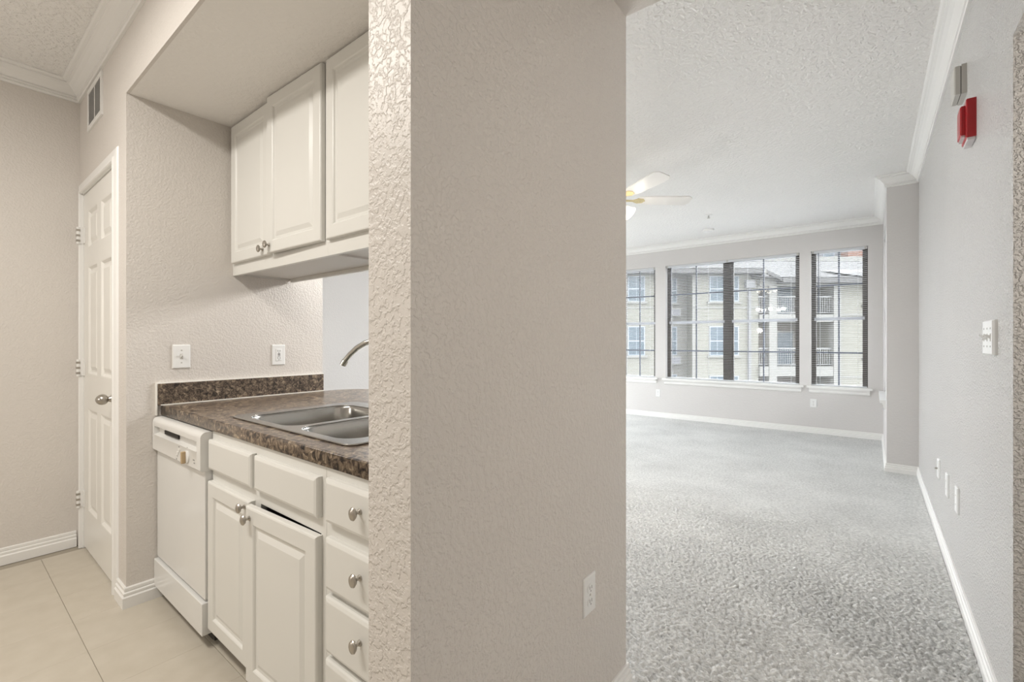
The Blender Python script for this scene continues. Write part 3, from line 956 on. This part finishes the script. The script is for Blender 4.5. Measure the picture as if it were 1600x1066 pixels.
# ================================================================== switches and outlets
def plate(name, label, cat, tf, u0, u1, v0, v1, kind, t=0.006, group=None):
    g = thing(name, label, cat, tf((u0 + u1) / 2, v0, 0), group)
    MB(tf).face(u0, u1, v0, v1, [(0, 0), (0, t * 0.5), (0.0035, t)]).build('cover_plate', M_PLATE, g)
    uc, vc = (u0 + u1) / 2, (v0 + v1) / 2
    W = u1 - u0
    def screw(u, v):
        MB(tf).face(u - 0.003, u + 0.003, v - 0.003, v + 0.003, [(0, t - 0.001), (0, t + 0.0008), (0.001, t + 0.0012)]).build('screw', M_GREYBOX, g)
    if kind.startswith('toggle'):
        n = int(kind[6:] or 1)
        for k in range(n):
            u = u0 + W * (k + 0.5) / n
            MB(tf).box(u - 0.006, u + 0.006, vc - 0.013, vc + 0.013, t - 0.001, t + 0.0008).build('toggle_slot', M_GREYBOX, g)
            q = 1 if k % 2 == 0 else -1
            MB(tf).loft([[(u - 0.004, vc - 0.006, t), (u + 0.004, vc - 0.006, t), (u + 0.004, vc + 0.006, t), (u - 0.004, vc + 0.006, t)],
                         [(u - 0.003, vc - 0.003 + q * .008, t + 0.014), (u + 0.003, vc - 0.003 + q * .008, t + 0.014), (u + 0.003, vc + 0.003 + q * .008, t + 0.014), (u - 0.003, vc + 0.003 + q * .008, t + 0.014)]]).build('toggle', M_PLATE, g)
            screw(u, vc + 0.030)
            screw(u, vc - 0.030)
    elif kind in ('outlet', 'gfci'):
        if kind == 'gfci':
            MB(tf).face(uc - 0.017, uc + 0.017, vc - 0.034, vc + 0.034, [(0, t - 0.001), (0, t + 0.001), (0.002, t + 0.002)]).build('receptacle', M_PLATE, g)
            MB(tf).box(uc - 0.006, uc + 0.006, vc + 0.002, vc + 0.007, t + 0.002, t + 0.0035).build('test_button', M_DARK, g)
            MB(tf).box(uc - 0.006, uc + 0.006, vc - 0.008, vc - 0.003, t + 0.002, t + 0.0035).build('reset_button', M_GREYMARK, g)
            cs_ = (0.020, -0.020)
        else:
            cs_ = (0.0195, -0.0195)
        for q in cs_:
            if kind == 'outlet':
                rc = MB()
                ring = [(uc + 0.017 * math.cos(a), vc + q + max(-0.0125, min(0.0125, 0.017 * math.sin(a)))) for a in [2 * math.pi * k / 20 for k in range(20)]]
                rc.loft([[tf(a, b, w) for a, b in ring] for w in (t - 0.001, t + 0.002)])
                rc.build('receptacle', M_PLATE, g)
            w0, w1 = t + 0.002, t + 0.0024
            MB(tf).box(uc - 0.0072, uc - 0.0045, vc + q - 0.002, vc + q + 0.0075, w0, w1).build('slot', M_GREYMARK, g)
            MB(tf).box(uc + 0.0045, uc + 0.0072, vc + q - 0.002, vc + q + 0.0075, w0, w1).build('slot', M_GREYMARK, g)
            MB(tf).box(uc - 0.0022, uc + 0.0022, vc + q - 0.0095, vc + q - 0.005, w0, w1).build('slot', M_GREYMARK, g)
        if kind == 'outlet':
            screw(uc, vc)
    elif kind == 'coax':
        p = tf(uc, vc, t)
        n = Vector(tf(uc, vc, t + 1)) - Vector(p)
        MB().lathe(p, n, [(0, 0.006), (0.003, 0.006), (0.003, 0.0045), (0.012, 0.0045)], 12).build('coax_jack', M_NICKEL, g)
    else:
        screw(uc, vc + 0.021)
        screw(uc, vc - 0.021)
    return g

tE = facing_px(XE)
plate('light_switch', 'single toggle light switch on the kitchen end wall', 'switch', tE, 0.716, 0.790, 1.062, 1.176, 'toggle1')
plate('wall_outlet', 'white outlet with test buttons above the backsplash', 'outlet', tE, 1.178, 1.250, 1.059, 1.173, 'gfci')
plate('wall_outlet', 'white duplex outlet low on the broad partition wall', 'outlet', facing_px(XP1), 1.178, 1.249, 0.384, 0.497, 'outlet')
plate('wall_outlet', 'white outlet below the gap between left and wide windows', 'outlet', tfW, -2.655, -2.585, 0.330, 0.440, 'outlet')
plate('wall_outlet', 'white outlet under the narrow right window', 'outlet', tfW, -0.630, -0.560, 0.344, 0.452, 'outlet')
tR = facing_mx(XR)
plate('light_switch', 'three gang light switch on the right wall', 'switch', tR, 2.135, 2.300, 1.148, 1.264, 'toggle3', 0.013)
plate('cable_plate', 'farthest of three low plates on the right wall with a cable jack', 'wall plate', tR, 3.735, 3.805, 0.368, 0.480, 'coax', 0.010)
plate('wall_plate', 'middle one of three low white plates on the right wall', 'wall plate', tR, 3.325, 3.395, 0.364, 0.486, 'blank', 0.010)
plate('wall_plate', 'nearest of three low white plates on the right wall', 'wall plate', tR, 2.962, 3.032, 0.384, 0.505, 'blank', 0.010)

# ================================================================== vent, chime, alarm
vt = thing('air_vent', 'white wall vent with dark slots below the kitchen crown moulding', 'vent', (-3.235, YF, 2.345))
tF = facing_my(YF)
V0, V1, VZ0, VZ1 = -3.405, -3.070, 2.345, 2.570
fr = MB(tF)
fr.box(V0, V1, VZ0, VZ0 + 0.026, 0, 0.008).box(V0, V1, VZ1 - 0.026, VZ1, 0, 0.008)
fr.box(V0, V0 + 0.026, VZ0 + .026, VZ1 - .026, 0, 0.008).box(V1 - 0.026, V1, VZ0 + .026, VZ1 - .026, 0, 0.008)
vm = (V0 + V1) / 2
fr.box(vm - 0.006, vm + 0.006, VZ0 + .026, VZ1 - .026, 0, 0.006)
fr.build('vent_frame', M_TRIM, vt)
MB(tF).box(V0 + 0.02, V1 - 0.02, VZ0 + 0.02, VZ1 - 0.02, 0.0002, 0.0012).build('vent_duct', M_DARK, vt)
for a, b in ((V0 + 0.026, vm - 0.006), (vm + 0.006, V1 - 0.026)):
    n = 11
    for k in range(n):
        u = a + (b - a) * (k + 0.5) / n
        MB(tF).loft([[(u - 0.0052, z, 0.0015), (u - 0.0035, z, 0.0015), (u + 0.0040, z, 0.0065), (u + 0.0023, z, 0.0065)] for z in (VZ0 + 0.026, VZ1 - 0.026)]).build('louver', M_TRIM, vt)

ch = thing('door_chime', 'beige grey chime box high on the right wall', 'chime', (XR - 0.02, 2.815, 2.260))
MB(tR).face(2.750, 2.880, 2.260, 2.388, [(0, 0), (0, 0.017)]).build('chime_base', M_GREYBOX, ch)
MB(tR).face(2.752, 2.878, 2.262, 2.384, [(0, 0.0195), (0, 0.036), (0.004, 0.040)]).build('chime_cover', M_GREYBOX, ch)
MB(tR).box(2.754, 2.876, 2.264, 2.382, 0.017, 0.0195).build('chime_slot', M_DARK, ch)

fa = thing('fire_alarm', 'red fire alarm strobe on the right wall', 'alarm', (XR - 0.02, 2.58, 1.990))
MB(tR).face(2.520, 2.640, 1.995, 2.146, [(0, 0), (0, 0.026), (0.003, 0.029)]).build('alarm_housing', M_RED, fa)
MB(tR).face(2.540, 2.625, 2.012, 2.128, [(0, 0.029), (0, 0.040), (0.004, 0.044)]).build('strobe_housing', M_RED, fa)
MB(tR).face(2.524, 2.636, 1.985, 1.995, [(0, 0.002), (0, 0.024), (0.002, 0.026)]).build('alarm_lens', M_LENS, fa)
MB(tR).face(2.544, 2.620, 2.004, 2.012, [(0, 0.029), (0, 0.040)]).build('strobe_lens', M_LENS, fa)

# ================================================================== ceiling fan with light
FC = Vector((-1.71, 3.58, ZC))
fan = thing('ceiling_fan', 'white ceiling fan with lit glass shades behind the partition edge', 'ceiling fan', FC)
MB().lathe(FC, (0, 0, -1), [(0, 0.07), (0.02, 0.07), (0.055, 0.03), (0.06, 0.02)], 24).build('canopy', M_BLADE, fan, smooth=True)
MB().tube([FC + Vector((0, 0, -0.05)), FC + Vector((0, 0, -0.21))], 0.012, 12).build('downrod', M_BRASS, fan, smooth=True)
MB().lathe(FC + Vector((0, 0, -0.20)), (0, 0, -1), [(0, 0.03), (0.015, 0.085), (0.05, 0.10), (0.085, 0.095), (0.11, 0.06), (0.125, 0.045)], 28).build('motor_housing', M_BLADE, fan, smooth=True)
BZ = 2.385
for k in range(5):
    a = R(40 + 72 * k)
    ca, sa = math.cos(a), math.sin(a)
    til = -math.tan(R(13))
    def bp(r, s, w):
        return (FC.x + ca * r - sa * s, FC.y + sa * r + ca * s, BZ + w + s * til)
    outl = [(0.20, -0.052), (0.30, -0.060), (0.612, -0.070), (0.645, -0.040), (0.645, 0.040), (0.612, 0.070), (0.30, 0.060), (0.20, 0.052), (0.185, 0.02), (0.185, -0.02)]
    bl = MB().loft([[bp(r, s, -0.003) for r, s in outl], [bp(r, s, 0.004) for r, s in outl]]).build('blade', M_BLADE, fan)
    bo = [(0.07, -0.012), (0.15, -0.012), (0.19, -0.036), (0.235, -0.030), (0.255, 0.0), (0.235, 0.030), (0.19, 0.036), (0.15, 0.012), (0.07, 0.012)]
    MB().loft([[bp(r, s, -0.008) for r, s in bo], [bp(r, s, -0.0032) for r, s in bo]]).build('blade_bracket', M_BRASS, bl)
MB().lathe(FC + Vector((0, 0, -0.325)), (0, 0, -1), [(0, 0.045), (0.02, 0.055), (0.05, 0.05), (0.07, 0.02)], 24).build('light_kit', M_BRASS, fan, smooth=True)
for k in range(4):
    a = R(8 + 90 * k)
    d = Vector((math.cos(a) * 0.72, math.sin(a) * 0.72, -0.69)).normalized()
    p = FC + Vector((math.cos(a) * 0.05, math.sin(a) * 0.05, -0.355))
    sh = MB().lathe(p, d, [(0, 0.016), (0.02, 0.024), (0.045, 0.040), (0.075, 0.047), (0.10, 0.056), (0.108, 0.063), (0.106, 0.060), (0.075, 0.044)], 20, mouth=False)
    so = sh.build('lamp_shade', M_SHADE, fan, smooth=True)
    lamp('fan_bulb', p + d * 0.15, FAN_W, 0.04, (1.0, 0.91, 0.78), fan)

# sprinkler and smoke detector
sp = thing('sprinkler_head', 'small white sprinkler head on the living room ceiling', 'sprinkler', (-1.52, 5.68, ZC))
MB().lathe((-1.52, 5.68, ZC), (0, 0, -1), [(0, 0.040), (0.004, 0.040), (0.008, 0.030)], 20).build('escutcheon', M_TRIM, sp, smooth=True)
MB().lathe((-1.52, 5.68, ZC - 0.008), (0, 0, -1), [(0, 0.010), (0.025, 0.008), (0.027, 0.018), (0.030, 0.018)], 14).build('deflector', M_GREYBOX, sp)
sd = thing('smoke_detector', 'flat round white detector on the ceiling near the windows', 'smoke detector', (-1.72, 6.42, ZC))
MB().lathe((-1.72, 6.42, ZC), (0, 0, -1), [(0, 0.072), (0.012, 0.072), (0.024, 0.066), (0.030, 0.050)], 28).build('detector_body', M_TRIM, sd, smooth=True)
MB().lathe((-1.72, 6.42, ZC - 0.0295), (0, 0, -1), [(0, 0.045), (0.006, 0.043), (0.009, 0.03)], 24).build('detector_cap', M_PLATE, sd, smooth=True)

# ================================================================== other lamps, out of view; entry, side room and hood ones are added fill
def flush_light(loc, watts, col, label, r=0.16):
    g = thing('ceiling_light', label, 'ceiling light', loc)
    c = Vector(loc)
    MB().lathe(c, (0, 0, -1), [(0, r + 0.015), (0.018, r + 0.015), (0.022, r)], 28).build('light_rim', M_TRIM, g, smooth=True)
    MB().lathe(c + Vector((0, 0, -0.020)), (0, 0, -1), [(0, r - 0.004), (0.02, r * 0.95), (0.045, r * 0.75), (0.06, r * 0.4), (0.064, 0.01)], 28).build('light_dome', M_LAMP, g, smooth=True)
    lamp('light_bulb', c + Vector((0, 0, -0.19)), watts, 0.11, col, g)
def panel_light(loc, sx, sy, watts, col, label):
    """shallow ceiling box with an opal diffuser"""
    g = thing('ceiling_light', label, 'ceiling light', loc)
    x, y, z = loc
    MB().box(x - sx / 2, x + sx / 2, y - sy / 2, y + sy / 2, z - 0.06, z).build('light_housing', M_TRIM, g, bevel=0.006)
    MB().box(x - sx / 2 + 0.02, x + sx / 2 - 0.02, y - sy / 2 + 0.02, y + sy / 2 - 0.02, z - 0.068, z - 0.06).build('light_diffuser', M_LAMP, g)
    ld = bpy.data.lights.new('light_tube', 'AREA')
    ld.shape = 'RECTANGLE'
    ld.size, ld.size_y = sx - 0.05, sy - 0.05
    ld.energy = watts
    ld.color = col
    o = bpy.data.objects.new('light_tube', ld)
    COL.objects.link(o)
    o.parent = g
    o.location = (0, 0, -0.072)
panel_light((-1.80, -0.42, ZC), 1.25, 0.34, KITCHEN_W, (1.0, 0.965, 0.91), 'long fluorescent box light on the kitchen ceiling')
panel_light((-0.17, -1.05, ZC), 0.50, 0.50, HALL_FILL_W, (1.0, 0.95, 0.87), 'square fill light added on the unseen entry ceiling')  # added entry light behind the viewer, fill for hall and partition
wl = thing('fill_wall_lamp', 'opal globe lamp added in the unseen side room as fill', 'wall lamp', (1.6, 1.35, 1.62))  # made-up lamp, lights the partition face through the side opening
MB().lathe((1.6, 1.35, 1.62), (-1, 0, 0), [(0, 0.06), (0.012, 0.06), (0.02, 0.02), (0.06, 0.018)], 20).build('wall_bracket', M_BRASS, wl, smooth=True)
MB().lathe((1.44, 1.35, 1.58), (0, 0, 1), [(0, 0.03), (0.02, 0.065), (0.07, 0.085), (0.12, 0.065), (0.14, 0.02)], 20).build('globe', M_LAMP, wl, smooth=True)
lamp('fill_globe_bulb', (1.30, 1.35, 1.65), SIDE_FILL_W, 0.09, (1.0, 0.95, 0.88), wl)

def chandelier(loc, zl, watts, col):
    g = thing('chandelier', 'five arm brass chandelier over the dining area', 'chandelier', loc)
    c = Vector(loc)
    MB().lathe(c, (0, 0, -1), [(0, 0.06), (0.015, 0.06), (0.03, 0.02)], 20).build('canopy', M_BRASS, g, smooth=True)
    MB().tube([c + Vector((0, 0, -0.02)), Vector((c.x, c.y, zl + 0.1))], 0.006, 8).build('chain', M_BRASS, g)
    MB().lathe((c.x, c.y, zl - 0.12), (0, 0, 1), [(0, 0.01), (0.02, 0.03), (0.08, 0.045), (0.15, 0.02), (0.24, 0.012)], 18).build('hub', M_BRASS, g, smooth=True)
    for k in range(5):
        a = 2 * math.pi * k / 5 + 0.2
        p = [Vector((c.x + math.cos(a) * r, c.y + math.sin(a) * r, zl + z)) for r, z in ((0.03, 0.02), (0.12, 0.09), (0.22, 0.10), (0.26, 0.04))]
        am = MB().tube(p, 0.006, 8).build('arm', M_BRASS, g, smooth=True)
        MB().lathe(p[-1], (0, 0, -1), [(0, 0.02), (0.03, 0.045), (0.07, 0.062), (0.09, 0.072), (0.088, 0.069), (0.03, 0.042)], 18, mouth=False).build('lamp_shade', M_SHADE, am, smooth=True)
        lamp('candle_bulb', p[-1] + Vector((0, 0, -0.105)), watts, 0.04, col, g)
chandelier((-1.80, 2.50, ZC), 1.98, DINING_W, (1.0, 0.985, 0.97))

rh = thing('added_fill_hood', 'unseen white hood added behind the viewer as a low fill light', 'range hood', (-2.75, YB + 0.25, 1.62))  # made-up hood, a low fill light for soffit and cabinet fronts
MB().loft([[(-3.13, YB, 1.62), (-2.37, YB, 1.62), (-2.37, YB + 0.5, 1.62), (-3.13, YB + 0.5, 1.62)],
           [(-3.13, YB, 1.67), (-2.37, YB, 1.67), (-2.37, YB + 0.5, 1.67), (-3.13, YB + 0.5, 1.67)],
           [(-3.10, YB, 1.76), (-2.40, YB, 1.76), (-2.40, YB + 0.33, 1.76), (-3.10, YB + 0.33, 1.76)]]).build('fill_hood_body', M_DISH, rh)
MB().box(-2.85, -2.65, YB + 0.36, YB + 0.46, 1.612, 1.62).build('fill_hood_lens', M_LAMP, rh)
lamp('fill_hood_bulb', (-2.75, YB + 0.62, 1.52), HOOD_FILL_W, 0.07, (1.0, 0.965, 0.91), rh)

# ================================================================== the apartment building across the court
ext = thing('apartment_building', 'cream sided apartment block with grey roof and balconies outside the windows', 'building', (0, 0, 0))
ext.rotation_euler = (0, 0, R(YAW))
def X_(name, boxes, m, parent=None):
    mb = MB()
    for b in boxes:
        mb.box(*b)
    o = mb.build(name, m, ext)
    if parent is not None:
        o.parent = parent
    return o
B = 26.0
G0 = -8.0
X_('wall', [(2.0, 8.85, B, B + 8, G0, 5.2)], M_SIDING)
X_('wall', [(8.85, 10.28, B + 0.9, B + 8, G0, 5.2)], M_SIDING_SHADED)
X_('wall', [(10.28, 13.98, B, B + 8, G0, 5.2)], M_SIDING)
X_('trim_band', [(2.0, 8.85, B - 0.03, B, 3.04, 3.14), (10.28, 13.98, B - 0.03, B, 3.04, 3.14), (8.85, 10.28, B + 0.87, B + 0.9, 3.04, 3.14)], M_EXTW)
X_('corner_board', [(10.22, 10.38, B - 0.03, B, G0, 5.0)], M_EXTW)
def ext_window(x0, x1, z0, z1, b, n=1):
    f = MB()
    f.box(x0 - 0.05, x1 + 0.05, b - 0.05, b - 0.01, z0 - 0.05, z0).box(x0 - 0.05, x1 + 0.05, b - 0.05, b - 0.01, z1, z1 + 0.05)
    f.box(x0 - 0.05, x0, b - 0.05, b - 0.01, z0, z1).box(x1, x1 + 0.05, b - 0.05, b - 0.01, z0, z1)
    zm = (z0 + z1) / 2
    f.box(x0, x1, b - 0.045, b - 0.01, zm - 0.03, zm + 0.03)
    w = (x1 - x0) / n
    for k in range(n):
        if k:
            f.box(x0 + w * k - 0.04, x0 + w * k + 0.04, b - 0.05, b - 0.01, z0, z1)
        f.box(x0 + w * (k + .5) - 0.012, x0 + w * (k + .5) + 0.012, b - 0.04, b - 0.02, z0, z1)
    o = f.build('window', M_EXTF, ext)
    pn = MB().box(x0, x1, b - 0.03, b - 0.012, z0, z1).build('pane', M_EXTB, ext)
    pn.parent = o
    sl = MB().box(x0 - 0.18, x1 + 0.18, b - 0.12, b - 0.002, z0 - 0.17, z0 - 0.06).build('window_sill', M_EXTW, ext)
    sl.parent = o
for z0, z1 in ((3.48, 4.82), (0.42, 1.98), (-2.35, -0.82)):
    ext_window(4.2, 5.4, z0, z1, B)
    ext_window(6.62, 7.48, z0, z1, B)
    ext_window(9.0, 9.62, z0, z1, B + 0.9)
    ext_window(11.24, 12.80, z0, z1, B, 2)
for z in (2.62, -0.16):
    u = X_('air_conditioner', [(9.05, 9.75, B + 0.45, B + 0.9, z, z + 0.46)], M_EXTW)
    X_('grille', [(9.10, 9.70, B + 0.44, B + 0.45, z + 0.05, z + 0.41)], M_FARW, u)
# left roof with eave
X_('eave', [(1.4, 13.9, B - 0.75, B + 0.05, 4.95, 5.22)], M_FASCIA)
rf = MB()
rf.loft([[(1.4, B - 0.8, 5.22), (13.9, B - 0.8, 5.22), (13.9, B + 8, 5.22), (1.4, B + 8, 5.22)],
         [(5.0, B + 3.3, 6.35), (11.3, B + 3.3, 6.35), (11.3, B + 4.0, 6.35), (5.0, B + 4.0, 6.35)]])
rf.build('roof', M_ROOF, ext)
X_('rake_board', [(13.86, 14.0, B - 0.8, B, 4.9, 5.26)], M_EXTW)
rk = MB().loft([[(13.9, B - 0.7, 5.02), (13.9, B - 0.7, 5.22), (13.9, B - 0.55, 5.22), (13.9, B - 0.55, 5.02)],
                [(15.0, B - 0.7, 4.48), (15.0, B - 0.7, 4.68), (15.0, B - 0.55, 4.68), (15.0, B - 0.55, 4.48)]])
rk.build('rake_board', M_FASCIA, ext)
X_('gable_wall', [(13.9, 15.0, B - 0.05, B + 0.3, 4.18, 4.7)], M_EXTW)
# downpipe
dp = X_('downpipe', [(13.36, 13.50, B - 0.14, B - 0.02, G0, 4.25)], M_PIPE)
X_('rain_hopper', [(13.18, 13.68, B - 0.24, B - 0.01, 4.20, 4.62)], M_PIPE, dp)
# balcony bay
X_('recess_wall', [(13.98, 18.2, B + 1.7, B + 8, G0, 4.7)], M_EXTG)
X_('wall', [(18.2, 24.0, B, B + 8, G0, 4.7)], M_SIDING)
X_('trim_band', [(18.2, 24.0, B - 0.03, B, 2.62, 2.72), (18.2, 24.0, B - 0.03, B, -0.9, -0.8)], M_EXTW)
for z0, z1 in ((2.28, 2.70), (-0.80, -0.24), (-3.6, -3.1), (4.30, 4.72)):
    X_('balcony_slab', [(13.98, 18.2, B - 0.15, B + 1.7, z0, z1)], M_EXTW)
for x0, x1 in ((14.50, 14.94), (18.14, 18.56)):
    X_('post', [(x0, x1, B - 0.18, B + 0.25, G0, 4.32)], M_EXTW)
for z0 in (2.70, -0.24, -3.1):
    for x0, x1 in ((13.98, 14.50), (14.94, 18.14)):
        rl = X_('railing', [(x0, x1, B - 0.02, B + 0.03, z0 + 0.98, z0 + 1.04), (x0, x1, B - 0.02, B + 0.03, z0 + 0.08, z0 + 0.12)], M_RAIL)
        mb = MB()
        x = x0 + 0.06
        while x < x1 - 0.03:
            mb.box(x - 0.011, x + 0.011, B - 0.006, B + 0.016, z0 + 0.12, z0 + 0.98)
            x += 0.125
        bo = mb.build('balusters', M_RAIL, ext)
        bo['kind'] = 'stuff'
        bo.parent = rl
for z0 in (2.70, -0.24):
    ext_window(15.25, 15.75, z0 + 0.6, z0 + 1.9, B + 1.7)
    o = X_('balcony_door', [(16.0, 16.9, B + 1.62, B + 1.69, z0, z0 + 1.95)], M_EXTB)
    X_('door_frame', [(15.9, 16.0, B + 1.6, B + 1.69, z0, z0 + 2.05), (16.9, 17.0, B + 1.6, B + 1.69, z0, z0 + 2.05), (16.0, 16.9, B + 1.6, B + 1.69, z0 + 1.95, z0 + 2.05)], M_EXTW, o)
ext_window(20.0, 20.9, 3.3, 4.4, B)
ext_window(20.0, 20.9, 0.3, 1.7, B)
# right roof
X_('eave', [(14.95, 24.5, B - 0.75, B + 0.05, 4.42, 4.74)], M_FASCIA)
rf = MB().loft([[(13.6, B - 0.8, 4.72), (24.5, B - 0.8, 4.72), (24.5, B + 9, 4.72), (13.6, B + 9, 4.72)],
                [(12.4, B + 5.8, 6.72), (24.5, B + 5.8, 6.72), (24.5, B + 6.4, 6.72), (12.4, B + 6.4, 6.72)]])
rf.build('roof', M_ROOF, ext)
pg = MB().loft([[(18.4, B - 0.3, 5.0), (19.4, B - 0.9, 4.72), (24.5, B - 0.9, 4.72), (24.5, B - 0.3, 5.25)],
                [(18.3, B + 1.2, 5.42), (19.4, B + 1.2, 5.38), (24.5, B + 1.2, 5.38), (24.5, B + 1.6, 5.45)]])
pg.build('porch_roof', M_FASCIA, ext)

far = thing('apartment_building', 'pale and red far building above the neighbouring roof', 'building', (0, 0, 0))
far.rotation_euler = (0, 0, R(YAW))
def F_(name, boxes, m, parent=None):
    mb = MB()
    for b in boxes:
        mb.box(*b)
    o = mb.build(name, m, far)
    if parent is not None:
        o.parent = parent
    return o
F_('wall', [(24.5, 33.0, 46, 54, G0, 12.5)], M_FARW)
F_('wall', [(33.0, 44.0, 45, 54, G0, 11.2)], M_BRICK)
F_('parapet', [(22.0, 46.0, 44.2, 44.8, 8.9, 9.35)], M_EXTW)
F_('terrace_wall', [(22.0, 46.0, 44.3, 44.9, G0, 8.9)], M_FARW)
for x in (25.5, 27.4, 29.3, 31.2):
    w = F_('window', [(x, x + 1.1, 45.93, 45.99, 9.5, 11.4)], M_EXTF)
    F_('pane', [(x + 0.08, x + 1.02, 45.90, 45.93, 9.58, 11.32)], M_EXTB, w)

g = MB().box(-200, 200, -150, 200, G0 - 0.3, G0).build('ground', M_ASPHALT)
structure(g, 'paved ground far below the windows', 'ground')
